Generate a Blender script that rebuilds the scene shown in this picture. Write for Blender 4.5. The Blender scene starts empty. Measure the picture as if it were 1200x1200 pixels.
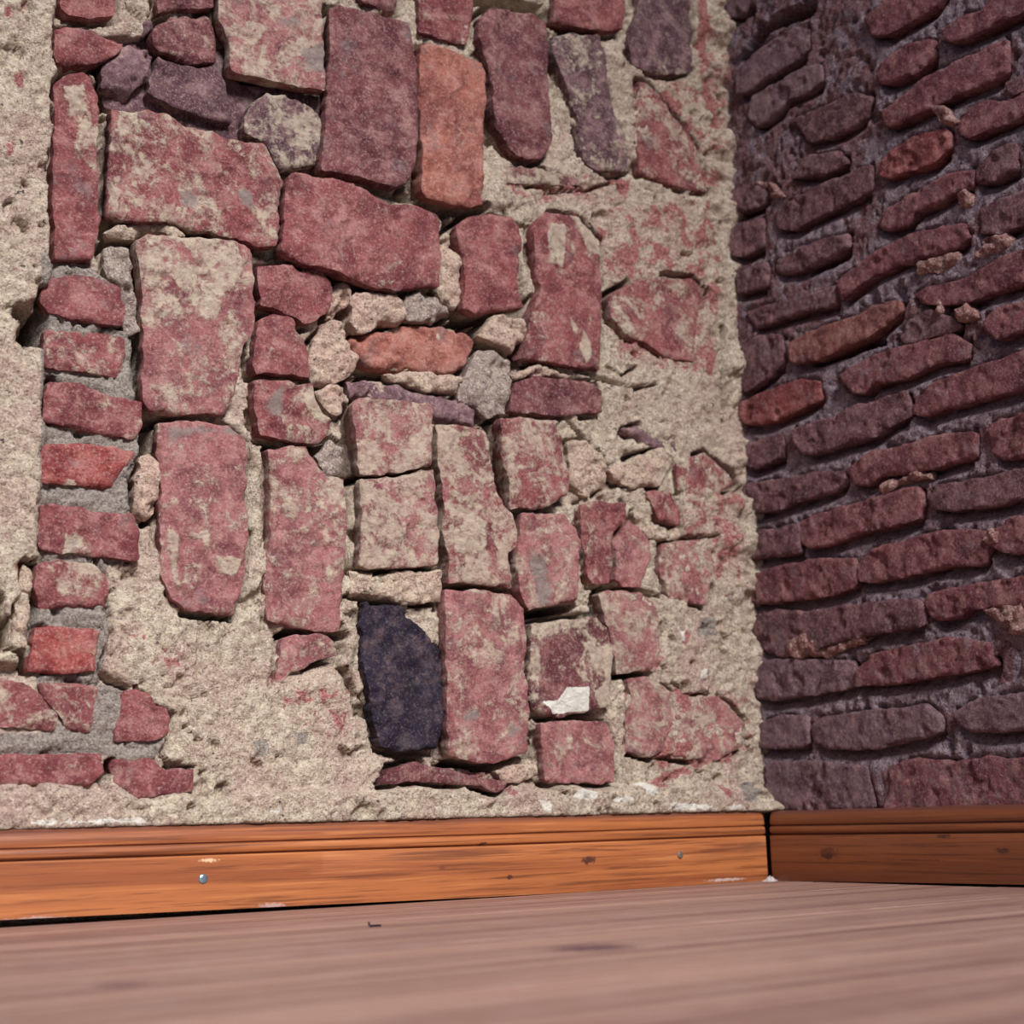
import bpy, math, random
import numpy as np
from mathutils import Vector, Matrix
from mathutils.geometry import delaunay_2d_cdt

random.seed(7)
rng = np.random.default_rng(7)
scene = bpy.context.scene
col = scene.collection

# ------------------------------------------------------------------ camera
# World frame: z up, floor z = 0, left wall face y = 0, right wall face x = 0,
# the room lies at x < 0, y < 0.  80 mm lens on a 6x6 negative, near the floor.
FPX = 1750.0
CAM = np.array([-1.76329, -1.80131, 0.11084])


def _n(v):
    v = np.array(v, float)
    return v / np.linalg.norm(v)


_AX = _n((2542.0, 293.0, FPX))
_AY = _n((-1249.4823, 388.0, FPX))
_AZ = np.cross(_AY, _AX)
if _AZ[1] > 0:
    _AZ = -_AZ
ROT = np.stack([_AX, _AY, _AZ])            # rows: world axes in camera axes

cam_data = bpy.data.cameras.new('camera')
cam = bpy.data.objects.new('camera', cam_data)
col.objects.link(cam)
cam_data.sensor_width = 56.0
cam_data.lens = 56.0 * FPX / 1200.0
cam_data.clip_start = 0.02
_m = Matrix.Identity(4)
for i in range(3):
    _m[i][0] = ROT[i][0]
    _m[i][1] = -ROT[i][1]
    _m[i][2] = -ROT[i][2]
    _m[i][3] = CAM[i]
cam.matrix_world = _m
cam_data.dof.use_dof = True
cam_data.dof.focus_distance = 2.0
cam_data.dof.aperture_fstop = 7.0
scene.camera = cam

# ------------------------------------------------------------------ world and light
world = bpy.data.worlds.new('world')
scene.world = world
world.use_nodes = True
_bg = world.node_tree.nodes['Background']
_bg.inputs[0].default_value = (0.66, 0.72, 1.0, 1)
_bg.inputs[1].default_value = 0.28


def area(name, loc, target, size, size_y, power, colr, spread):
    d = bpy.data.lights.new(name, 'AREA')
    d.shape = 'RECTANGLE'
    d.size = size
    d.size_y = size_y
    d.energy = power
    d.color = colr
    d.spread = math.radians(spread)      # narrowed beam, shaped so the light fades towards the upper walls
    o = bpy.data.objects.new(name, d)
    col.objects.link(o)
    o.location = loc
    o.rotation_euler = (Vector(target) - Vector(loc)).to_track_quat('-Z', 'Y').to_euler()
    return o


# daylight from a tall window of the room, behind and to the right of the camera
area('window_daylight', (-2.0, -6.0, 4.7), (-1.0, 0, 0.05), 1.6, 2.0, 54, (0.985, 0.98, 0.99), 38)

scene.view_settings.view_transform = 'Standard'
scene.view_settings.look = 'None'
scene.view_settings.gamma = 1.0
scene.view_settings.use_curve_mapping = False
scene.view_settings.exposure = 0.0

# ------------------------------------------------------------------ helpers


def srgb(r, g, b, a=1.0):
    def f(c):
        c /= 255.0
        return c / 12.92 if c <= 0.04045 else ((c + 0.055) / 1.055) ** 2.4
    return (f(r), f(g), f(b), a)


def _ray(px, py):
    return ROT @ np.array([(px - 600.0) / FPX, (py - 600.0) / FPX, 1.0])


def left_uv(px, py, w=0.0):
    """survey point on the left wall: (u, v) = (x, z)"""
    d = _ray(px, py)
    s = (-w - CAM[1]) / d[1]
    p = CAM + s * d
    return (p[0], p[2])


def right_uv(px, py, w=0.0):
    """survey point on the right wall: (u, v) = (-y, z)"""
    d = _ray(px, py)
    s = (-w - CAM[0]) / d[0]
    p = CAM + s * d
    return (-p[1], p[2])


def floor_xy(px, py):
    d = _ray(px, py)
    s = -CAM[2] / d[2]
    p = CAM + s * d
    return (p[0], p[1])


def _hash(ix, iy, iz, seed):
    h = (ix.astype(np.uint32) * np.uint32(374761393) + iy.astype(np.uint32) * np.uint32(668265263)
         + iz.astype(np.uint32) * np.uint32(2147483647) + np.uint32((seed * 974711 + 12345) & 0xffffffff))
    h = (h ^ (h >> np.uint32(13))) * np.uint32(1274126177)
    h = (h ^ (h >> np.uint32(16))) * np.uint32(2246822519)
    h = h ^ (h >> np.uint32(15))
    return h.astype(np.float64) / 4294967295.0


def vnoise(u, v, seed=0):
    iu = np.floor(u).astype(np.int64)
    iv = np.floor(v).astype(np.int64)
    fu = u - iu
    fv = v - iv
    fu = fu * fu * fu * (fu * (fu * 6 - 15) + 10)
    fv = fv * fv * fv * (fv * (fv * 6 - 15) + 10)
    z = np.zeros_like(iu)
    a = _hash(iu, iv, z, seed)
    b = _hash(iu + 1, iv, z, seed)
    c = _hash(iu, iv + 1, z, seed)
    d = _hash(iu + 1, iv + 1, z, seed)
    return (a * (1 - fu) + b * fu) * (1 - fv) + (c * (1 - fu) + d * fu) * fv * 1.0


def fbm(u, v, size, octaves=4, seed=0, gain=0.5):
    """-1..1 noise, size = feature size in metres"""
    out = np.zeros_like(u)
    amp, tot = 1.0, 0.0
    for k in range(octaves):
        s = (2.03 ** k) / size
        ca, sa = math.cos(k * 0.9 + seed), math.sin(k * 0.9 + seed)
        out += amp * (vnoise((u * ca - v * sa) * s + 13.7 * k, (u * sa + v * ca) * s - 7.1 * k, seed + 17 * k) * 2 - 1)
        tot += amp
        amp *= gain
    return out / tot


def seg_dist(P, A, B):
    """distance of points P (N,2) to segments A->B (M,2): N x M minimum"""
    d = np.full(len(P), 1e9)
    for a, b in zip(A, B):
        ab = b - a
        l2 = ab @ ab + 1e-12
        t = np.clip(((P - a) @ ab) / l2, 0, 1)
        q = a + t[:, None] * ab
        d = np.minimum(d, np.hypot(P[:, 0] - q[:, 0], P[:, 1] - q[:, 1]))
    return d


def inside(P, poly):
    x, y = P[:, 0], P[:, 1]
    c = np.zeros(len(P), bool)
    n = len(poly)
    for i in range(n):
        x0, y0 = poly[i]
        x1, y1 = poly[(i + 1) % n]
        if y0 == y1:
            continue
        k = ((y0 > y) != (y1 > y)) & (x < (x1 - x0) * (y - y0) / (y1 - y0) + x0)
        c ^= k
    return c


def signed(P, poly):
    """signed distance, positive inside"""
    poly = np.asarray(poly)
    d = seg_dist(P, poly, np.roll(poly, -1, 0))
    return np.where(inside(P, poly), d, -d)


def sstep(x, a, b):
    t = np.clip((x - a) / (b - a), 0, 1)
    return t * t * (3 - 2 * t)


def pts(s):
    return [tuple(float(c) for c in q.split(',')) for q in s.split()]


# ------------------------------------------------------------------ materials


class NT:
    def __init__(self, name):
        self.mat = bpy.data.materials.new(name)
        self.mat.use_nodes = True
        self.t = self.mat.node_tree
        self.bsdf = self.t.nodes['Principled BSDF']

    def n(self, typ, ins=None, **props):
        nd = self.t.nodes.new(typ)
        for k, v in props.items():
            setattr(nd, k, v)
        for k, v in (ins or {}).items():
            self.put(nd.inputs[k], v)
        return nd

    def put(self, sock, v):
        if isinstance(v, bpy.types.NodeSocket):
            self.t.links.new(v, sock)
        elif v is not None:
            sock.default_value = v

    def pos(self):
        return self.n('ShaderNodeNewGeometry').outputs['Position']

    def map(self, vec, scale=(1, 1, 1), loc=(0, 0, 0)):
        return self.n('ShaderNodeMapping', {'Vector': vec, 'Scale': scale, 'Location': loc}).outputs[0]

    def noise(self, vec, size, detail=4, rough=0.55, dist=0.0):
        return self.n('ShaderNodeTexNoise', {'Vector': vec, 'Scale': 1.0 / size, 'Detail': detail,
                                             'Roughness': rough, 'Distortion': dist}).outputs[0]

    def math(self, op, a, b=None, c=None, clamp=False):
        nd = self.n('ShaderNodeMath', operation=op, use_clamp=clamp)
        self.put(nd.inputs[0], a)
        if b is not None:
            self.put(nd.inputs[1], b)
        if c is not None:
            self.put(nd.inputs[2], c)
        return nd.outputs[0]

    def ramp(self, x, a, b, lo=0.0, hi=1.0):
        nd = self.n('ShaderNodeMapRange', interpolation_type='SMOOTHSTEP')
        self.put(nd.inputs[0], x)
        nd.inputs[1].default_value = a
        nd.inputs[2].default_value = b
        nd.inputs[3].default_value = lo
        nd.inputs[4].default_value = hi
        return nd.outputs[0]

    def mix(self, fac, a, b, mode='MIX'):
        nd = self.n('ShaderNodeMix', data_type='RGBA', blend_type=mode)
        self.put(nd.inputs[0], fac)
        self.put(nd.inputs[6], a)
        self.put(nd.inputs[7], b)
        return nd.outputs[2]

    def attr(self, name, typ='GEOMETRY'):
        return self.n('ShaderNodeAttribute', attribute_name=name, attribute_type=typ).outputs['Fac']

    def bump(self, h, strength, dist):
        return self.n('ShaderNodeBump', {'Strength': strength, 'Distance': dist, 'Height': h}).outputs[0]

    def out(self, color=None, rough=None, normal=None, spec=0.3):
        self.put(self.bsdf.inputs['Base Color'], color)
        self.put(self.bsdf.inputs['Roughness'], rough)
        if normal is not None:
            self.put(self.bsdf.inputs['Normal'], normal)
        self.bsdf.inputs['Specular IOR Level'].default_value = spec
        return self.mat


SAND = srgb(198, 184, 160)
SAND2 = srgb(176, 154, 138)
CEMENT = srgb(150, 138, 134)
WHITE = srgb(222, 216, 204)
REDD = srgb(158, 74, 74)


def mat_brick(name, sand, sand2, grain=1.0, pale=1.0):
    m = NT(name)
    p = m.pos()
    base = m.n('ShaderNodeObjectInfo').outputs['Color']
    smear = m.attr('smear', 'OBJECT')
    # body: large tone drift, dusty clouds, fine speckle
    n1 = m.noise(p, 0.06, 5, 0.65)
    n2 = m.noise(p, 0.030, 7, 0.70, 0.5)
    n3 = m.noise(p, 0.0038, 5, 0.80)
    n4 = m.noise(m.map(p, loc=(5, 3, 8)), 0.0105, 6, 0.78, 0.3)
    dark = m.mix(1.0, base, (0.60, 0.52, 0.58, 1), 'MULTIPLY')
    lite = m.mix(0.34 * pale, base, srgb(200, 160, 150))
    c = m.mix(m.ramp(n1, 0.38, 0.60), dark, base)
    c = m.mix(m.ramp(n2, 0.45, 0.66), c, lite)
    c = m.mix(m.ramp(n4, 0.54, 0.70, 0, 0.42 * pale), c, srgb(188, 158, 148))
    c = m.mix(m.ramp(n4, 0.44, 0.32, 0, 0.50), c, srgb(84, 44, 50))
    c = m.mix(m.ramp(n3, 0.52, 0.65, 0, 0.42 * pale), c, srgb(206, 182, 170))
    c = m.mix(m.ramp(n3, 0.47, 0.35, 0, 0.52), c, srgb(62, 34, 42))
    # cement grey blotches
    g = m.noise(m.map(p, loc=(3.1, 1.7, 9.0)), 0.045, 7, 0.72)
    c = m.mix(m.ramp(g, 0.56, 0.68, 0, 0.55 * pale), c, srgb(132, 118, 116))
    # mortar smears: object amount plus traced patches
    s1 = m.noise(m.map(p, loc=(7.7, 2.2, 0.4)), 0.045, 7, 0.70, 0.6)
    s2 = m.noise(p, 0.009, 5, 0.72)
    amt = m.math('ADD', m.math('MULTIPLY', smear, 0.50), -0.30)
    k = m.math('ADD', m.math('ADD', s1, m.math('MULTIPLY', s2, 0.30)), amt)
    k = m.math('ADD', k, m.math('MULTIPLY', m.math('SUBTRACT', n4, 0.5), 0.45))
    k1 = m.ramp(k, 0.55, 0.70)
    tr = m.math('ADD', m.attr('mortar'), m.math('MULTIPLY', m.math('SUBTRACT', s2, 0.5), 1.8))
    tr = m.math('ADD', tr, m.math('MULTIPLY', m.math('SUBTRACT', s1, 0.5), 4.6))
    tr = m.math('ADD', tr, m.math('MULTIPLY', m.math('SUBTRACT', n4, 0.5), 2.0))
    k2 = m.ramp(tr, -0.15, 0.55)
    mk = m.math('MAXIMUM', m.math('MULTIPLY', k1, 0.80), m.math('MULTIPLY', k2, 0.88))
    sc = m.mix(m.ramp(s2, 0.35, 0.65), sand2, sand)
    sc = m.mix(m.ramp(n3, 0.43, 0.30, 0, 0.7), sc, srgb(118, 92, 90))
    c = m.mix(mk, c, sc)
    gt = m.math('ADD', m.attr('grey'), m.math('MULTIPLY', m.math('SUBTRACT', s1, 0.5), 4.0))
    gt = m.math('ADD', gt, m.math('MULTIPLY', m.math('SUBTRACT', n4, 0.5), 2.5))
    c = m.mix(m.ramp(gt, 0.0, 0.8, 0, 0.75), c, srgb(140, 128, 122))
    wt = m.math('ADD', m.attr('white'), m.math('MULTIPLY', m.math('SUBTRACT', s2, 0.5), 0.9))
    c = m.mix(m.ramp(wt, 0.0, 0.12), c, WHITE)
    h = m.math('ADD', m.math('MULTIPLY', n3, 0.7), m.math('MULTIPLY', m.noise(p, 0.012, 7, 0.75), 1.6))
    h = m.math('ADD', h, m.math('MULTIPLY', mk, 0.35))
    return m.out(c, 0.93, m.bump(h, 0.85 * grain, 0.005), 0.2)


def mat_mortar(name, c_lo, c_hi, pink, rough_grain=1.0, reds=(srgb(128, 62, 66), srgb(180, 118, 112)), speck=(srgb(104, 82, 80), srgb(226, 212, 194))):
    m = NT(name)
    p = m.pos()
    n1 = m.noise(p, 0.09, 5, 0.6, 0.3)
    n2 = m.noise(p, 0.016, 5, 0.65)
    n3 = m.noise(p, 0.0036, 3, 0.7)
    c = m.mix(m.ramp(n2, 0.35, 0.68), c_lo, c_hi)
    c = m.mix(m.ramp(n1, 0.48, 0.68, 0, 0.50), c, pink)
    n5 = m.noise(m.map(p, loc=(9, 2, 4)), 0.22, 4, 0.6)
    c = m.mix(m.ramp(n5, 0.44, 0.68, 0, 0.4), c, pink)
    c = m.mix(m.ramp(n3, 0.47, 0.34, 0, 0.75), c, speck[0])
    c = m.mix(m.ramp(n3, 0.53, 0.66, 0, 0.55), c, speck[1])
    rs = m.noise(m.map(p, loc=(2, 6, 3)), 0.020, 5, 0.7)
    c = m.mix(m.ramp(rs, 0.60, 0.72, 0, 0.45), c, m.mix(0.5, pink, reds[0]))
    # little pits
    pit = m.noise(m.map(p, loc=(4, 8, 1)), 0.011, 2, 0.5)
    c = m.mix(m.ramp(pit, 0.31, 0.23, 0, 0.8), c, srgb(72, 58, 64))
    s1 = m.math('SUBTRACT', m.noise(m.map(p, loc=(1.7, 2.2, 5.4)), 0.045, 6, 0.65, 0.5), 0.5)
    s2 = m.math('SUBTRACT', n2, 0.5)

    def layer(c, name, colr, hard=0.25, top=1.0, w1=1.4, w2=1.4):
        t = m.math('ADD', m.attr(name), m.math('ADD', m.math('MULTIPLY', s1, w1), m.math('MULTIPLY', s2, w2)))
        return m.mix(m.ramp(t, 0.0, hard, 0, top), c, colr)
    grey = m.mix(m.ramp(n3, 0.35, 0.65), srgb(116, 106, 100), srgb(160, 150, 140))
    redc = m.mix(m.ramp(n3, 0.35, 0.68), reds[0], reds[1])
    c = layer(c, 'grey', grey, 0.35, 0.9)
    c = layer(c, 'red', redc, 0.45, 0.9, 3.6, 2.4)
    c = layer(c, 'white', WHITE, 0.2, 0.9, 1.8, 2.0)
    h = m.math('ADD', m.math('MULTIPLY', n3, 0.6), m.math('MULTIPLY', m.noise(p, 0.010, 6, 0.7), 1.8))
    h = m.math('SUBTRACT', h, m.ramp(pit, 0.30, 0.20))
    return m.out(c, 0.95, m.bump(h, 0.95 * rough_grain, 0.005), 0.15)


def mat_wood(name, axis, cols, rough, knots=(), scale=1.0, dust=0.0, coat=0.0, grime=False):
    """axis: 0 grain runs along x, 1 along y"""
    m = NT(name)
    p = m.pos()
    oi = m.n('ShaderNodeObjectInfo')
    rnd = oi.outputs['Random']
    off = m.n('ShaderNodeVectorMath', {0: (13.0, 7.0, 5.0)}, operation='SCALE')
    m.put(off.inputs['Scale'], rnd)
    pv = m.n('ShaderNodeVectorMath', {0: p, 1: off.outputs[0]}, operation='ADD').outputs[0]
    st = (0.022, 1, 1) if axis == 0 else (1, 0.022, 1)
    q = m.map(pv, scale=st)
    g1 = m.noise(q, 0.026 * scale, 5, 0.6, 0.8)
    g2 = m.noise(q, 0.0060 * scale, 4, 0.65, 0.3)
    g3 = m.noise(m.map(pv, scale=(0.02, 1, 1) if axis == 0 else (1, 0.02, 1)), 0.0016, 2, 0.6)
    c = m.mix(m.ramp(g1, 0.34, 0.66), cols[0], cols[1])
    c = m.mix(m.ramp(g2, 0.52, 0.66, 0, 0.7), c, cols[2])
    c = m.mix(m.ramp(g2, 0.45, 0.32, 0, 0.55), c, cols[3])
    c = m.mix(m.ramp(g3, 0.42, 0.30, 0, 0.35), c, cols[2])
    # per board tone
    tone = m.ramp(rnd, 0.0, 1.0, 0.0, 0.35)
    c = m.mix(tone, c, cols[4])
    for (kx, ky, kz, ra, rb, dark) in knots:
        d = m.n('ShaderNodeVectorMath', {0: p, 1: (kx, ky, kz)}, operation='SUBTRACT').outputs[0]
        sc = (1 / ra, 1 / ra, 1 / rb)
        d = m.n('ShaderNodeVectorMath', {0: d, 1: sc}, operation='MULTIPLY').outputs[0]
        ln = m.n('ShaderNodeVectorMath', {0: d}, operation='LENGTH').outputs['Value']
        ln = m.math('ADD', ln, m.math('MULTIPLY', m.math('SUBTRACT', m.noise(p, 0.006, 4, 0.6), 0.5), 1.8))
        c = m.mix(m.ramp(ln, 0.95, 0.35, 0, 0.9), c, dark)
    if dust:
        dn = m.noise(p, 0.05, 6, 0.7)
        c = m.mix(m.ramp(dn, 0.40, 0.75, 0, dust), c, srgb(176, 150, 142))
    if grime:
        z = m.n('ShaderNodeSeparateXYZ', {0: p}).outputs[2]
        gz = m.math('ADD', z, m.math('MULTIPLY', m.math('SUBTRACT', g1, 0.5), 0.012))
        c = m.mix(m.ramp(gz, 0.101, 0.107, 0, 0.75), c, srgb(84, 48, 42))
    h = m.math('ADD', g2, m.math('MULTIPLY', g3, 0.7))
    m.out(c, rough, m.bump(h, 0.25, 0.001), 0.45)
    if coat:
        m.bsdf.inputs['Coat Weight'].default_value = coat
        m.bsdf.inputs['Coat Roughness'].default_value = 0.25
    return m.mat


def mat_plain(name, c, rough, metal=0.0):
    m = NT(name)
    p = m.pos()
    n = m.noise(p, 0.002, 3, 0.6)
    cc = m.mix(m.ramp(n, 0.35, 0.65), tuple(x * 0.7 for x in c[:3]) + (1,), c)
    m.bsdf.inputs['Metallic'].default_value = metal
    return m.out(cc, rough, m.bump(n, 0.3, 0.0005), 0.4)


M_BRICK = mat_brick('old_red_brick', SAND, SAND2)
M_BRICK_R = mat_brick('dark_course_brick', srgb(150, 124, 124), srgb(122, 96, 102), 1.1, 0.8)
M_BRICK_B = mat_brick('burnt_black_brick', srgb(150, 140, 156), srgb(110, 100, 116), 1.4, 0.5)
M_MORTAR = mat_mortar('sandy_lime_mortar', srgb(168, 148, 130), srgb(206, 192, 168), srgb(172, 138, 128))
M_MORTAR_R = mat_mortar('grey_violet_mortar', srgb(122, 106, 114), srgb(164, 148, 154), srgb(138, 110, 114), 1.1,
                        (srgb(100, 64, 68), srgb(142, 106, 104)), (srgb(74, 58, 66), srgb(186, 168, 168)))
M_LUMP = mat_mortar('mortar_lump_sand', srgb(180, 156, 138), srgb(200, 180, 156), srgb(186, 146, 134))
M_LUMP_R = mat_mortar('mortar_lump_tan', srgb(140, 100, 96), srgb(172, 134, 124), srgb(144, 92, 88))
M_STONE = mat_mortar('grey_stone', srgb(142, 126, 118), srgb(172, 158, 144), srgb(152, 126, 120))

COLS = {
    'R': srgb(146, 80, 80), 'D': srgb(122, 70, 72), 'O': srgb(172, 106, 90), 'B': srgb(52, 48, 66),
    'P': srgb(164, 104, 102), 'V': srgb(104, 74, 80), 'X': srgb(162, 78, 72),  # V: violet brick, darkened to carry the shading of the top-left cluster
    'r': srgb(134, 80, 84), 'd': srgb(116, 78, 84), 'v': srgb(124, 96, 104), 'x': srgb(148, 76, 76), 'o': srgb(142, 88, 82),
}

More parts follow.
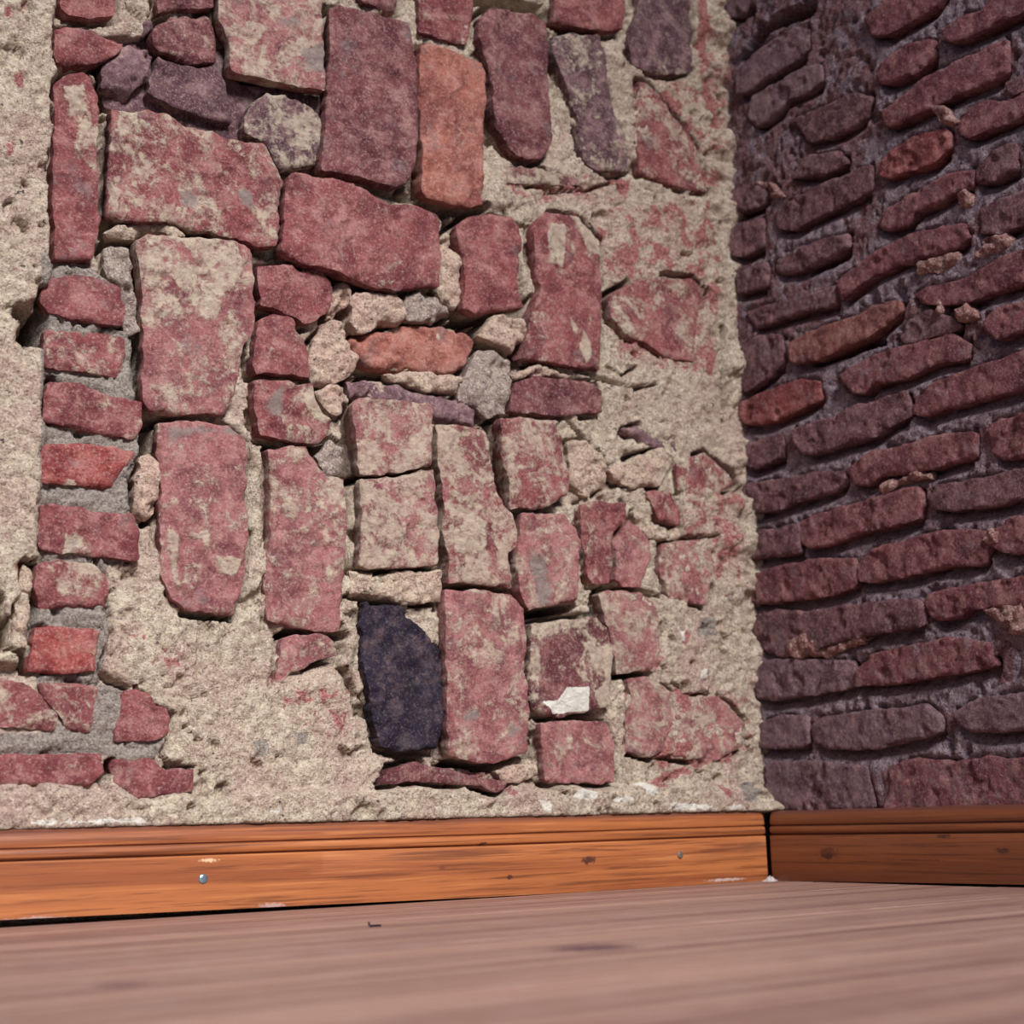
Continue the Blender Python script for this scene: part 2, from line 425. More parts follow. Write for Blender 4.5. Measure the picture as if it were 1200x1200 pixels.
# ------------------------------------------------------------------ traced tables
# left wall pieces: name  proud(mm)  smear  colour | outline (survey points)
LEFT = '''
brick -26 .08 V nc | 118,58 180,40 262,62 270,95 384,118 374,200 332,200 250,162 200,140 126,124
brick -2 .10 R | 70,0 138,0 136,20 110,22 80,18 70,8
brick -2 .15 R | 64,33 100,32 128,45 147,50 140,65 112,75 78,78 64,72
stone -8 0 V | 122,75 148,50 170,53 182,66 176,86 156,111 142,110 122,98
stone -6 0 V | 162,22 178,20 181,33 170,39
brick -2 .30 D | 180,30 200,18 245,14 256,30 255,73 225,74 190,61 176,52
brick 0 .05 D | 180,0 253,0 252,10 205,12 186,14
brick -8 .12 V | 185,66 212,73 250,78 265,95 275,145 260,142 215,130 180,115 172,110 176,92
brick 5 .15 R | 64,98 75,86 97,81 110,86 119,105 120,138 115,160 117,225 116,260 112,300 108,307 92,307 63,303 62,250 62,180
brick 12 .42 R | 131,125 155,130 175,127 197,132 217,147 250,153 265,160 292,162 310,167 325,195 335,212 331,225 330,265 324,291 300,287 250,274 225,270 207,261 140,259 124,253 127,225 128,175
brick 8 .50 P | 253,0 380,0 382,40 381,108 360,103 325,97 300,93 270,85 266,75 268,45 256,22
brick -3 .55 V | 285,135 295,120 312,107 332,109 350,115 375,130 379,150 376,175 370,193 345,197 330,200 322,183 312,168 292,160 285,155
brick 10 .10 D | 390,5 400,2 425,8 440,12 482,25 486,45 490,75 492,125 490,140 487,200 480,212 465,220 445,215 430,212 405,207 375,200 376,185 381,150 384,100 388,60 387,45
brick -3 .20 D | 398,0 470,0 468,15 444,8 425,4
brick -1 .35 R | 488,0 554,0 555,25 548,52 515,45 492,38
brick 14 .16 O | 492,50 512,48 525,55 567,72 571,88 570,160 569,240 552,243 525,237 500,231 494,225 496,175 492,100
brick 8 .15 D | 562,18 577,5 620,12 642,22 646,50 645,82 647,150 647,172 635,186 605,185 595,172 582,150 577,125 575,88 567,60 561,45
brick 3 .42 V | 650,37 675,36 705,38 712,62 716,100 722,135 732,155 735,175 741,200 725,204 700,198 682,188 680,170 678,140 662,95 648,60
brick 8 .15 R | 650,0 732,0 731,35 705,36 675,30 652,22
brick 2 .30 V | 750,0 808,0 812,40 812,85 780,88 760,84 742,75 737,40 748,15
brick 1 .45 R | 750,92 762,96 780,118 800,145 817,170 825,205 829,225 800,222 775,212 747,203 746,140
brick 16 .22 R | 335,205 345,200 375,205 422,215 445,230 465,237 490,237 515,250 522,260 520,285 517,335 500,336 475,338 462,341 435,335 425,332 395,320 355,310 337,300 328,295 332,250
brick 8 .18 R | 535,262 550,252 575,248 600,253 612,270 615,290 610,303 609,325 615,362 575,366 560,370 543,360 545,325 544,300 535,275
brick 4 .32 R | 625,262 640,247 680,252 705,280 708,310 708,350 705,434 685,432 650,427 610,422 618,395 622,360 632,340 626,300
brick -2 .22 D | 602,448 612,443 625,440 675,445 698,447 709,458 707,484 655,487 598,483 598,472
mortar_lump 1 0 S | 603,436 635,427 672,440 667,443 625,440 604,445
mortar_lump 4 0 S | 577,370 616,371 619,390 608,412 585,403 563,395 570,382
mortar_lump 2 0 G | 560,413 565,408 582,410 600,425 599,470 595,482 575,493 560,475 540,467 545,445
brick -9 .10 O | 412,397 425,388 450,385 470,377 500,380 537,381 552,388 560,397 556,415 552,425 537,436 500,438 470,434 452,434 430,428 418,415
mortar_lump -3 0 S | 452,437 500,436 540,440 545,448 540,458 500,456 462,446
stone -7 0 V | 410,447 440,443 475,455 500,460 532,465 552,475 560,482 560,498 535,495 507,487 470,470 415,465
mortar_lump 3 0 S | 415,350 422,342 440,340 465,344 480,365 470,375 450,380 430,390 420,390 412,375
mortar_lump 2 0 G | 475,345 487,340 512,342 535,365 512,375 490,379 477,372
mortar_lump 1 0 S | 517,277 525,272 532,287 545,300 544,350 537,360 520,350 516,335
brick 10 .46 P | 157,280 170,275 215,277 250,277 290,285 297,290 300,350 303,370 301,385 287,405 285,425 278,463 270,480 267,485 225,485 180,485 168,470 168,400 163,325
brick 4 .22 R | 301,310 345,308 352,314 380,314 392,332 393,350 385,367 372,377 357,382 350,375 332,365 305,357
brick 4 .28 R | 303,372 322,365 345,370 352,390 362,412 365,442 335,441 300,439 297,420
brick 5 .40 R | 297,443 335,445 367,448 370,470 390,490 389,505 375,520 357,520 335,515 305,512 301,495 296,462
mortar_lump 1 0 S | 370,400 390,375 405,377 410,410 422,420 410,440 390,450 372,447 362,425
mortar_lump 0 0 S | 397,330 417,330 415,350 400,370 390,375 388,360
mortar_lump -1 0 S | 370,457 400,447 410,462 400,485 387,485
mortar_lump 0 0 G | 372,535 392,510 405,525 405,557 382,557 375,547
brick 14 .56 P | 415,470 422,464 470,467 507,472 509,502 509,545 475,553 447,557 423,556 419,520
brick 14 .60 P | 423,559 447,559 475,554 509,548 512,565 514,600 518,650 515,664 475,665 440,667 422,664 424,600
mortar_lump 5 0 S | 437,671 517,667 519,690 518,704 475,706 437,699 412,694 412,668
brick 4 0 B | 428,705 475,711 490,730 508,750 520,765 521,820 520,855 515,880 475,882 445,876 440,855 435,828 427,795 426,750
brick 7 .58 R | 509,497 530,496 570,502 576,515 577,540 582,565 590,587 600,600 608,620 605,640 596,648 600,670 602,690 575,687 527,683 525,650 518,625 521,590 515,545 511,507
brick 14 .50 R | 587,490 612,486 640,490 657,492 662,520 668,555 667,580 655,587 640,595 600,598 598,562 592,530
brick 9 .46 P | 611,600 640,599 665,600 675,615 684,635 680,658 681,690 680,705 650,710 620,716 610,695 607,662 610,625
brick 6 .36 R | 681,590 700,585 735,590 735,610 722,625 720,660 715,685 695,686 688,675 685,640
brick 4 .34 P | 740,607 762,630 766,650 752,685 750,690 730,689 718,680 722,662 722,632
brick 8 .42 P | 521,689 562,690 607,697 616,712 620,750 621,845 620,882 595,892 582,896 552,895 525,885 524,855 521,745
brick 6 .40 D | 622,732 655,725 702,722 712,735 719,770 716,808 715,828 700,832 655,842 635,838 622,820
brick 3 .34 P | 635,846 675,842 712,847 721,875 721,917 690,920 660,918 640,917 636,880
brick 2 .52 P | 700,695 717,690 752,692 775,702 777,740 776,762 765,787 721,791 717,757 708,722
brick 2 .46 P | 737,795 760,792 787,810 790,850 777,880 762,889 733,880 734,850 740,825
brick 0 .50 P | 795,822 844,815 874,845 870,875 836,893 788,890 785,870
brick 0 .50 R | 791,541 825,530 855,552 866,567 844,578 795,575
brick 3 .30 R | 757,575 784,573 800,597 799,616 772,609
brick 0 .48 P | 776,635 832,629 840,661 829,710 784,702 774,669
brick 1 .42 R | 712,345 740,330 775,322 815,325 830,340 818,380 814,425 780,420 755,402 735,395 715,375
brick -2 .55 D | 595,195 625,195 675,207 685,220 650,217 595,215
mortar_lump 4 0 S | 670,517 690,515 712,537 717,565 690,582 672,567
mortar_lump 5 0 S | 715,550 750,532 775,525 790,542 770,570 735,570 720,560
mortar_lump 4 0 S | 745,600 752,600 762,612 778,622 801,617 801,630 770,633 750,620
stone 0 0 V | 732,502 750,497 765,512 795,510 797,530 775,532 750,515
brick 4 .25 R nc | 55,325 87,322 112,325 140,337 145,360 142,380 100,375 60,365 53,350
brick 4 .38 R nc | 54,385 87,388 120,390 147,395 147,417 137,442 100,434 55,429
brick 5 .34 R nc | 56,447 95,450 125,463 166,471 167,497 157,514 112,507 82,500 51,490
brick 5 .10 X nc | 47,519 100,519 160,526 160,537 140,555 135,572 92,567 47,564
brick 6 .12 R nc | 47,592 87,595 132,600 155,602 160,615 165,622 162,655 140,654 110,650 75,647 46,642
brick 4 .10 R nc | 45,662 70,655 110,660 127,680 128,712 90,712 47,713 42,690
brick 5 .22 X nc | 42,735 82,736 120,740 113,757 111,785 87,787 35,786
brick 4 .42 R nc | 45,800 82,802 115,805 110,835 107,858 82,856 70,838 55,818
brick 4 .45 R nc | -40,796 0,797 38,801 53,820 66,838 62,855 0,850 -40,848
brick 4 .15 R nc | 147,812 160,807 172,815 180,827 197,832 200,857 185,867 135,866 140,845
brick 2 .20 R nc | -40,886 0,885 50,884 122,885 122,905 105,922 82,917 62,918 0,920 -40,920
brick 2 .20 R nc | 133,888 175,888 195,905 227,900 226,925 190,932 160,936 135,920
brick 6 .34 P | 186,495 215,489 267,496 290,512 293,540 290,575 293,625 287,675 277,722 250,720 220,715 200,700 190,675 187,625 188,562 185,510
brick 5 .42 P | 313,526 337,520 357,522 370,540 382,557 405,560 407,625 405,675 402,740 390,742 357,737 345,735 315,726 312,675 318,625 317,562
brick 1 .40 P | 347,742 375,741 392,750 397,767 370,777 342,792 335,802 322,800 327,770 332,747
brick -2 .25 D | 443,920 455,900 487,892 525,900 545,905 597,917 582,930 562,922 525,919 490,916 460,920
mortar_lump 2 0 S | 582,905 607,895 632,895 630,910 612,915 590,915
mortar_lump -4 0 G | 122,287 150,290 155,320 165,360 163,385 150,395 143,370 138,335 125,320
mortar_lump 4 0 S | 124,265 150,262 180,259 200,262 222,275 205,280 185,267 160,278 130,277
mortar_lump 0 0 S | 168,535 178,530 187,540 188,570 186,600 172,610 160,600 158,575 164,552
mortar_lump 2 0 S | 18,720 28,660 40,665 42,690 38,740 32,760 22,762 12,758
mortar_lump 0 0 S | 648,2 649,2 650,3 648,3
'''.strip().split('\n')[:-1]

# right wall pieces
RIGHT = '''
brick 3 .25 v | 898,895 945,893 1000,897 1013,900 1018,920 1022,946 900,950 897,920
brick 4 .30 r | 1045,900 1070,890 1116,894 1155,888 1182,891 1210,890 1210,948 1040,948 1045,930
brick 8 .15 v | 880,865 890,850 912,840 942,840 945,870 936,876 912,876 882,873
brick 9 .25 v | 951,855 957,843 975,840 1020,833 1065,831 1083,826 1098,840 1100,855 1083,864 1050,870 1020,876 990,877 967,876 954,868
brick 9 .20 v | 1120,837 1134,823 1170,816 1210,808 1210,853 1170,856 1137,857 1125,849
brick 8 .15 v | 888,790 893,777 912,774 972,775 997,775 999,803 975,809 935,815 905,820 890,818 885,800
brick 10 .25 r | 1005,785 1020,769 1035,764 1087,754 1113,748 1155,754 1158,772 1165,780 1125,786 1095,792 1050,799 1020,801 1003,803
brick 9 .20 d | 878,724 900,715 939,718 982,712 1020,706 1074,703 1080,707 1081,733 1050,738 1020,743 985,750 940,766 915,768 892,758 880,742
mortar_lump 15 0 T | 914,748 940,745 960,756 990,749 1005,743 1015,743 1010,752 988,759 975,768 950,772 930,773 918,765
brick 8 .20 r | 1087,706 1092,697 1116,690 1140,685 1210,676 1210,708 1150,711 1125,714 1122,724 1098,726 1090,716
mortar_lump 13 0 T | 1150,713 1180,708 1210,705 1210,745 1182,743 1170,736 1158,728
brick 10 .16 r | 872,678 895,670 921,662 963,655 997,655 1001,685 975,697 936,701 900,707 876,704 870,690
brick 10 .08 r | 1009,660 1015,650 1020,644 1050,636 1092,625 1140,621 1152,625 1155,640 1150,660 1110,662 1065,673 1020,681 1008,680 1005,672
brick 10 .12 r | 1165,622 1185,609 1210,605 1210,648 1195,647 1172,645 1160,635
mortar_lump 16 0 T | 1151,621 1160,618 1168,618 1169,634 1155,637 1150,633
brick 8 .12 d | 862,630 885,624 915,618 933,615 936,649 900,651 870,656 862,645
brick 11 .08 r | 938,612 960,603 990,594 1020,583 1050,576 1071,571 1076,580 1075,608 1057,612 1020,621 997,626 975,636 951,642 940,632
brick 10 .12 d | 1090,582 1096,570 1125,566 1147,561 1210,549 1210,580 1164,591 1116,597 1095,594
brick 9 .10 d | 867,576 877,568 924,561 951,555 984,552 987,565 972,576 945,583 915,594 885,601 870,598
brick 11 .08 r | 997,550 1005,542 1020,531 1057,523 1095,511 1137,507 1139,534 1116,540 1095,547 1071,552 1029,558 1012,568 1001,561
mortar_lump 14 0 T | 1024,576 1030,564 1055,555 1072,550 1091,553 1088,562 1070,564 1050,570 1032,584
brick 10 .10 r | 1161,498 1170,492 1210,487 1210,534 1177,537 1164,528
brick 8 .10 d | 872,530 876,520 912,510 915,535 882,549 873,543
brick 10 .10 d | 931,505 951,496 972,490 1000,476 1020,471 1055,458 1062,470 1063,487 1045,495 1020,512 997,517 966,528 945,531 935,518
brick 12 .10 r | 1072,472 1092,450 1117,440 1170,422 1215,405 1215,450 1170,461 1110,476 1080,487 1070,482
brick 9 .08 x | 868,472 900,458 936,446 954,447 958,468 930,482 900,494 885,497 867,492
brick 9 .18 r | 985,440 1000,431 1020,419 1065,404 1110,392 1131,404 1131,419 1098,423 1065,440 1020,450 1012,460 1002,458
brick 9 .08 r | 1155,377 1170,363 1210,352 1210,390 1170,395 1158,386
brick 8 .10 o | 925,404 945,390 975,380 1005,370 1020,360 1048,352 1052,365 1035,380 1020,392 990,406 955,420 930,425
brick 4 .25 d | 862,450 864,413 882,395 912,392 915,425 900,440 875,458
brick 10 .10 r | 1071,345 1083,336 1125,329 1165,305 1210,292 1210,328 1155,343 1137,352 1107,355 1080,353
mortar_lump 14 0 T | 1113,364 1120,359 1131,356 1140,362 1144,370 1137,374 1128,378 1120,374
mortar_lump 12 0 T | 1095,362 1099,352 1103,358 1104,365 1099,368
brick 4 .35 d | 1066,376 1085,364 1110,372 1122,382 1108,391 1085,394 1064,402 1056,392
brick 4 .22 d | 874,365 910,355 945,347 975,335 978,356 937,365 885,383
brick 8 .18 r | 982,330 1000,312 1020,300 1050,283 1080,271 1128,262 1130,280 1117,289 1095,298 1050,309 1020,323 985,350
mortar_lump 11 0 T | 1068,312 1090,302 1110,295 1120,298 1116,308 1104,320 1090,318 1072,322
brick 8 .15 d | 1149,244 1170,233 1210,225 1210,262 1170,271 1149,271
mortar_lump 11 0 T | 1135,284 1160,275 1180,270 1186,280 1172,292 1155,298 1140,300
brick 5 .15 d | 906,304 945,287 990,274 992,290 965,304 937,317 912,319
brick 9 .20 r | 1032,265 1038,244 1080,220 1110,205 1137,200 1137,220 1117,224 1095,238 1070,247 1062,262 1042,268
mortar_lump 12 0 T | 1117,228 1130,220 1138,232 1136,242 1122,240
brick 8 .15 d | 1143,200 1155,187 1162,175 1183,169 1187,199 1162,211 1145,213
brick 5 .10 d | 849,274 870,262 891,256 892,289 870,299 849,298
brick 5 .15 d | 865,319 895,308 896,335 866,342
brick 6 .18 d | 912,244 933,230 975,211 1017,195 1018,223 997,235 975,244 945,259 930,268 912,265
brick 10 .10 x | 1034,190 1042,177 1065,162 1104,151 1110,162 1110,172 1089,193 1056,199 1040,208 1034,202
brick 10 .10 r | 1125,144 1134,127 1150,118 1176,120 1210,105 1210,132 1170,145 1137,159 1127,155
brick 11 .10 r | 1034,129 1065,105 1080,93 1104,78 1140,64 1176,48 1177,84 1155,96 1116,111 1104,118 1080,130 1042,147 1036,141
mortar_lump 12 0 T | 1088,126 1100,120 1112,130 1122,140 1112,148 1096,140
brick 8 .10 d | 1181,96 1210,85 1210,98 1184,112
brick 9 .10 r | 1029,87 1038,70 1065,52 1090,48 1092,66 1077,81 1044,96 1033,96
brick 10 .10 r | 1107,36 1125,22 1155,9 1175,0 1215,-10 1215,6 1170,27 1140,40 1117,48 1110,43
brick 10 .10 r | 1015,20 1032,8 1050,0 1110,-10 1116,0 1092,9 1065,24 1038,40 1022,38
brick 6 .25 v | 864,93 867,81 885,63 915,39 930,31 943,34 943,57 936,66 915,79 897,91 877,106 867,109
brick 3 .40 v | 880,114 900,102 924,87 957,75 960,96 948,105 921,115 912,130 888,147 880,135
brick 3 .30 v | 850,0 882,0 870,14 853,22
brick 3 .30 d | 942,184 980,178 990,190 960,205 930,205
brick 3 .25 d | 853,224 877,212 895,227 891,240 855,250
brick 2 .30 d | 930,140 965,125 1000,110 1020,115 1010,140 985,155 950,165
mortar_lump 8 0 T | 882,212 900,210 914,222 918,232 905,228 890,222
'''.strip().split('\n')

# traced mortar smears, grey blots and white flakes on the left wall
MORTAR_PATCH = '''
75,105 95,105 107,127 118,140 112,205 92,185 84,170 92,150 82,130
135,130 190,132 205,145 205,165 180,180 150,172 133,165
168,278 275,280 282,320 262,350 245,380 220,372 180,375 165,330
75,630 100,627 107,650 117,660 117,687 107,702 70,700 65,685 54,665 72,650
217,585 245,585 240,650 225,695 212,692 217,640
192,615 207,625 210,690 200,687
247,650 282,655 272,680 255,670
72,563 85,563 95,585 90,592 75,582
620,725 700,722 712,735 716,760 700,775 690,800 680,800 672,790 680,760 665,745 640,745 630,760 632,820 640,838 622,836
640,262 662,262 660,315 640,310
665,250 704,262 705,300 690,295 680,275
680,385 690,400 692,420 685,428 678,410
350,470 366,448 376,452 372,476 388,490 380,500 368,492
720,360 735,370 745,395 738,425 715,425 712,380
515,505 540,505 535,525 520,545 515,520
550,600 565,610 570,640 555,650 530,650 528,625
760,92 800,95 815,150 790,120 770,108
700,760 716,760 716,828 700,832 690,812 705,800
355,545 400,560 405,600 380,610 355,600
'''.strip().split('\n')
GREY_PATCH = '''
205,228 220,225 228,235 222,247 208,246
272,228 290,222 298,235 290,248 275,245
318,24 345,20 355,30 340,36 322,34
350,62 378,50 380,90 362,88 350,75
190,498 285,500 285,512 240,510 195,520
318,455 330,450 332,480 318,490 308,475
612,650 632,650 645,690 640,712 628,712
293,866 312,866 318,878 310,888 296,887
345,858 362,856 360,872 348,876
822,722 840,724 842,745 828,748 818,738
864,920 880,916 888,930 880,942 866,940
535,835 560,830 562,845 540,850
80,634 88,634 88,658 81,660
590,850 606,845 610,862 594,866
'''.strip().split('\n')
GREY_JOINT = '''
44,300 120,312 160,340 172,380 174,500 165,560 165,600 140,662 125,662 132,720 122,800 150,806 180,862 200,868 185,890 -120,890 -120,852 62,858 70,840 42,798 34,760 44,700
700,712 712,700 712,712 706,722
'''.strip().split('\n')
RED_PATCH = '''
330,745 345,742 342,790 325,800
720,290 750,292 750,310 722,302
761,279 787,287 788,305 768,303
799,247 806,247 810,296 802,285
825,412 840,405 838,442 828,440
825,112 836,112 846,155 835,150
640,250 680,250 685,262 660,262
700,262 712,270 710,290 702,285
716,340 745,335 750,370 730,362 716,355
790,865 810,868 815,892 790,890
833,866 852,880 846,895 838,885
840,916 850,916 850,936 841,934
810,668 820,668 820,686 812,684
0,10 14,6 14,30 2,24
24,4 30,4 28,26
12,90 26,84 28,110 16,112
0,170 14,172 14,190 0,190
10,660 26,650 32,668 18,676
800,735 812,742 806,760 798,750
596,198 640,196 680,210 684,222 640,216 600,214
805,640 820,650 815,690 804,690
740,875 765,878 768,890 742,892
750,920 800,895 810,905 770,925
812,0 824,0 830,80 822,80
'''.strip().split('\n')
RED_ZONE = '''
712,235 835,230 850,300 845,440 800,440 712,425 706,300
742,86 812,86 846,160 846,228 748,205
812,-80 848,-80 856,160 836,160 815,90
590,190 745,205 740,240 640,245 590,225
790,540 870,560 870,700 775,710 772,640
730,795 880,810 895,900 740,905
560,890 620,900 600,935 450,925
130,730 230,760 200,800
320,805 420,800 400,890 330,845
700,690 780,700 780,790 720,790
'''.strip().split('\n')
WHITE_PATCH = '''
632,822 652,820 662,805 687,805 687,834 667,835 647,838
662,933 675,922 695,927 692,938 672,938
622,938 628,936 640,942 638,953 630,948
306,951 318,947 331,949 320,953
744,918 760,915 765,930 750,932
775,942 800,940 830,944 830,950 776,950
640,955 720,951 720,954 640,957
795,735 806,738 806,752 800,752
822,786 830,782 832,794 824,795
500,945 512,942 516,948 503,950
526,948 532,942 534,950
20,962 180,958 180,964 20,967
715,934 735,932 738,940 716,941
845,945 862,942 862,948 846,950
'''.strip().split('\n')

# plaster and fill regions of the left wall: height(mm) soft(mm) | outline
FILL = '''
-62 10 | 118,40 280,55 385,92 385,205 330,205 285,165 215,140 125,118
-20 8 | 395,330 530,335 620,365 612,430 600,492 560,500 410,462 362,445 362,410 385,380
-1 5 | 44,302 110,312 140,335 150,380 150,440 168,470 168,512 150,560 166,602 164,656 128,668 130,715 120,800 150,806 182,830 202,860 230,902 226,926 -200,926 -200,796 34,796 36,740 44,690
-1 14 | 640,200 745,60 770,-80 870,-80 890,300 895,650 930,975 600,975 720,900 690,700 670,560 720,500 705,430 708,300 620,250
1 16 | 125,660 190,690 215,722 285,722 310,640 315,735 345,800 410,790 440,890 620,930 620,975 -20,975 -20,915 230,930 205,860 195,830 150,800 122,770
12 5 | -400,-260 66,-260 63,20 62,230 60,310 48,345 24,366 22,398 50,410 50,500 46,600 40,680 32,780 -400,790
2 8 | 128,720 128,790 165,800 190,828 215,820 232,790 232,735 200,715 150,690
-1 8 | 291,500 313,520 318,560 312,690 290,722 286,640
-2 8 | 160,540 186,530 192,690 165,690
-3 8 | 655,95 690,195 745,205 746,90 722,40 712,60 722,135 700,180
-2 8 | 595,180 745,205 850,235 850,300 710,300 640,245 572,240
15 5 | -400,917 0,915 50,912 75,918 110,932 140,918 160,937 220,930 235,937 300,926 440,927 470,917 560,934 640,924 720,926 800,917 890,925 930,975 -400,995
-2 8 | 400,560 425,660 520,665 522,710 428,705 412,800 440,890 405,900 400,760
-2 8 | 655,590 690,585 700,700 725,700 735,800 715,830 690,735 680,720 650,718
'''.strip().split('\n')
# open cracks: width(px) | polyline
GAPS = '''
15 | 122,108 155,118 215,135 272,156
9 | 121,120 122,200 119,255
13 | 118,255 152,285
7 | 158,300 165,420 172,490
13 | 172,490 176,528
7 | 260,26 268,78
12 | 266,90 330,104 380,113
11 | 384,5 384,60
7 | 384,60 380,120 373,200
9 | 425,214 482,230
5 | 490,60 493,140 491,225
10 | 502,236 555,246 572,240
11 | 526,243 534,285
9 | 574,118 577,162
7 | 646,40 650,80 660,98
10 | 652,24 706,38
18 | 562,-5 645,10
18 | 28,370 46,380 46,398 30,396
6 | 50,340 50,372
6 | 332,212 327,292
6 | 300,288 228,272
10 | 395,322 475,344
9 | 518,342 560,372 614,366
15 | 542,374 566,392
6 | 612,300 618,365 619,400 606,428 598,482
6 | 598,486 660,490
11 | 412,424 456,436
10 | 300,360 312,370
6 | 288,405 296,440
10 | 412,475 410,560 412,664
12 | 366,522 374,532
8 | 577,500 592,550 600,600 606,662
6 | 513,560 518,610 523,684
11 | 395,748 399,766
6 | 408,785 416,810 422,838
9 | 519,858 519,884
9 | 623,845 624,882
5 | 528,894 582,899
5 | 719,765 718,805
4 | 720,792 764,790
8 | 697,700 698,718
7 | 618,719 672,712
5 | 684,640 690,686
5 | 719,640 716,686
9 | 28,774 32,782
7 | -6,700 2,760
7 | 130,895 122,915
7 | 850,385 852,480
6 | 345,742 405,744
5 | 302,440 365,444
5 | 420,558 510,547
5 | 522,686 604,692
5 | 60,445 55,490
5 | 582,928 598,918
3 | 112,640 116,690 128,715 132,745 116,785 130,800 150,806
3 | 160,806 180,828 205,835 200,860 190,885 205,905 225,898
3 | 232,730 233,790
3 | 260,722 258,780
3 | 40,655 42,690 38,745
3 | 670,490 690,510 712,535 718,562 700,582
3 | 715,548 725,566 745,570 775,562
3 | 742,602 758,628 800,634 840,628
3 | 790,800 815,815 830,812
3 | 700,440 720,448 745,455 770,450
3 | 640,225 690,222 720,212
3 | 596,245 612,262 625,262
3 | 712,430 730,440 745,430
3 | 860,560 868,590 862,640
3 | 790,545 792,580 800,615
3 | 735,800 735,870 750,885 790,890
3 | 405,790 395,770
3 | 640,918 660,930
'''.strip().split('\n')
RGAPS = '''
16 | 878,56 890,40 912,22 948,10
9 | 852,26 880,12
11 | 852,259 896,238
10 | 868,66 872,74
9 | 945,316 985,300
8 | 890,142 908,130
9 | 948,422 1030,398
6 | 852,446 885,462
'''.strip().split('\n')
RFILL = '''
-3 10 | 840,-60 1020,-60 1022,140 1000,230 940,240 900,300 900,340 860,345 845,200
-2 10 | 860,330 980,325 985,360 930,400 862,420
-4 10 | 1050,360 1150,350 1150,395 1060,410
-3 8 | 1160,735 1260,735 1260,800 1165,800
-1 8 | 860,905 1300,890 1300,960 880,960
-3 8 | 985,255 1035,200 1035,270 1000,310
'''.strip().split('\n')

# ------------------------------------------------------------------ polygon caches


def to_uv(points, fn, w=0.0):
    return np.array([fn(p[0], p[1], w) for p in points])


def ext_left(points):
    return [(x, y - 45 if y <= 0 else y) for x, y in points]


def ext_right(points):
    out = []
    for x, y in points:
        if y <= 0:
            y -= 30
        if x >= 1205:
            s = (y - 985.0) / (x + 649.0)
            x, y = x + 60, y + 60 * s
        out.append((x, y))
    return out


def patches(lines, fn):
    return [to_uv(pts(l), fn) for l in lines]


P_MORTAR = patches(MORTAR_PATCH, left_uv)
P_BIG = [q for q in P_MORTAR if np.ptp(q[:, 0]) * np.ptp(q[:, 1]) > 0.0045]
P_SMALL = [q for q in P_MORTAR if np.ptp(q[:, 0]) * np.ptp(q[:, 1]) <= 0.0045]
P_GREY = patches(GREY_PATCH, left_uv)
P_JOINT = patches(GREY_JOINT, left_uv)
P_RED = patches(RED_PATCH, left_uv)
P_ZONE = patches(RED_ZONE, left_uv)
P_WHITE = patches(WHITE_PATCH, left_uv)
P_RED_R = [to_uv(pts(l.split('|')[1]), right_uv) for l in RFILL]
P_STAIN_R = []
for l in RIGHT:
    if l.startswith('brick'):
        q = to_uv(pts(l.split('|')[1]), right_uv)
        c = q.mean(0)
        P_STAIN_R.append(c + (q - c) * np.array([1.0 + 0.05 / max(0.05, np.ptp(q[:, 0])), 0.92]))


def patch_field(P, plist, unit=0.008, margin=0.03):
    """largest signed distance to the patches in units of `unit` metres, clipped to +-1.5"""
    f = np.full(len(P), -1.5)
    for q in plist:
        lo, hi = q.min(0) - margin, q.max(0) + margin
        k = np.where((P[:, 0] > lo[0]) & (P[:, 0] < hi[0]) & (P[:, 1] > lo[1]) & (P[:, 1] < hi[1]))[0]
        if len(k):
            f[k] = np.maximum(f[k], np.clip(signed(P[k], q) / unit, -1.5, 1.5))
    return f


# ------------------------------------------------------------------ mesh writers


def place(uvw, side):
    out = np.empty((len(uvw), 3))
    if side == 'L':
        out[:, 0], out[:, 1], out[:, 2] = uvw[:, 0], -uvw[:, 2], uvw[:, 1]
    else:
        out[:, 0], out[:, 1], out[:, 2] = -uvw[:, 2], -uvw[:, 0], uvw[:, 1]
    return out


def mesh_obj(name, verts, faces, mat, parent=None, attrs=None, smooth=True, origin=None):
    verts = np.asarray(verts, float)
    if origin is None:
        origin = (0, 0, 0)
    me = bpy.data.meshes.new(name)
    me.from_pydata((verts - np.asarray(origin)).tolist(), [], faces)
    me.update()
    if smooth:
        me.polygons.foreach_set('use_smooth', [True] * len(me.polygons))
    for k, v in (attrs or {}).items():
        a = me.attributes.new(k, 'FLOAT', 'POINT')
        a.data.foreach_set('value', np.asarray(v, np.float32))
    me.materials.append(mat)
    o = bpy.data.objects.new(name, me)
    o.location = origin
    col.objects.link(o)
    if parent is not None:
        o.parent = parent
    return o


def tag(o, label=None, cat=None, kind=None, group=None):
    if label:
        o['label'] = label
    if cat:
        o['category'] = cat
    if kind:
        o['kind'] = kind
    if group:
        o['group'] = group
    return o


PIECE_N = [0]


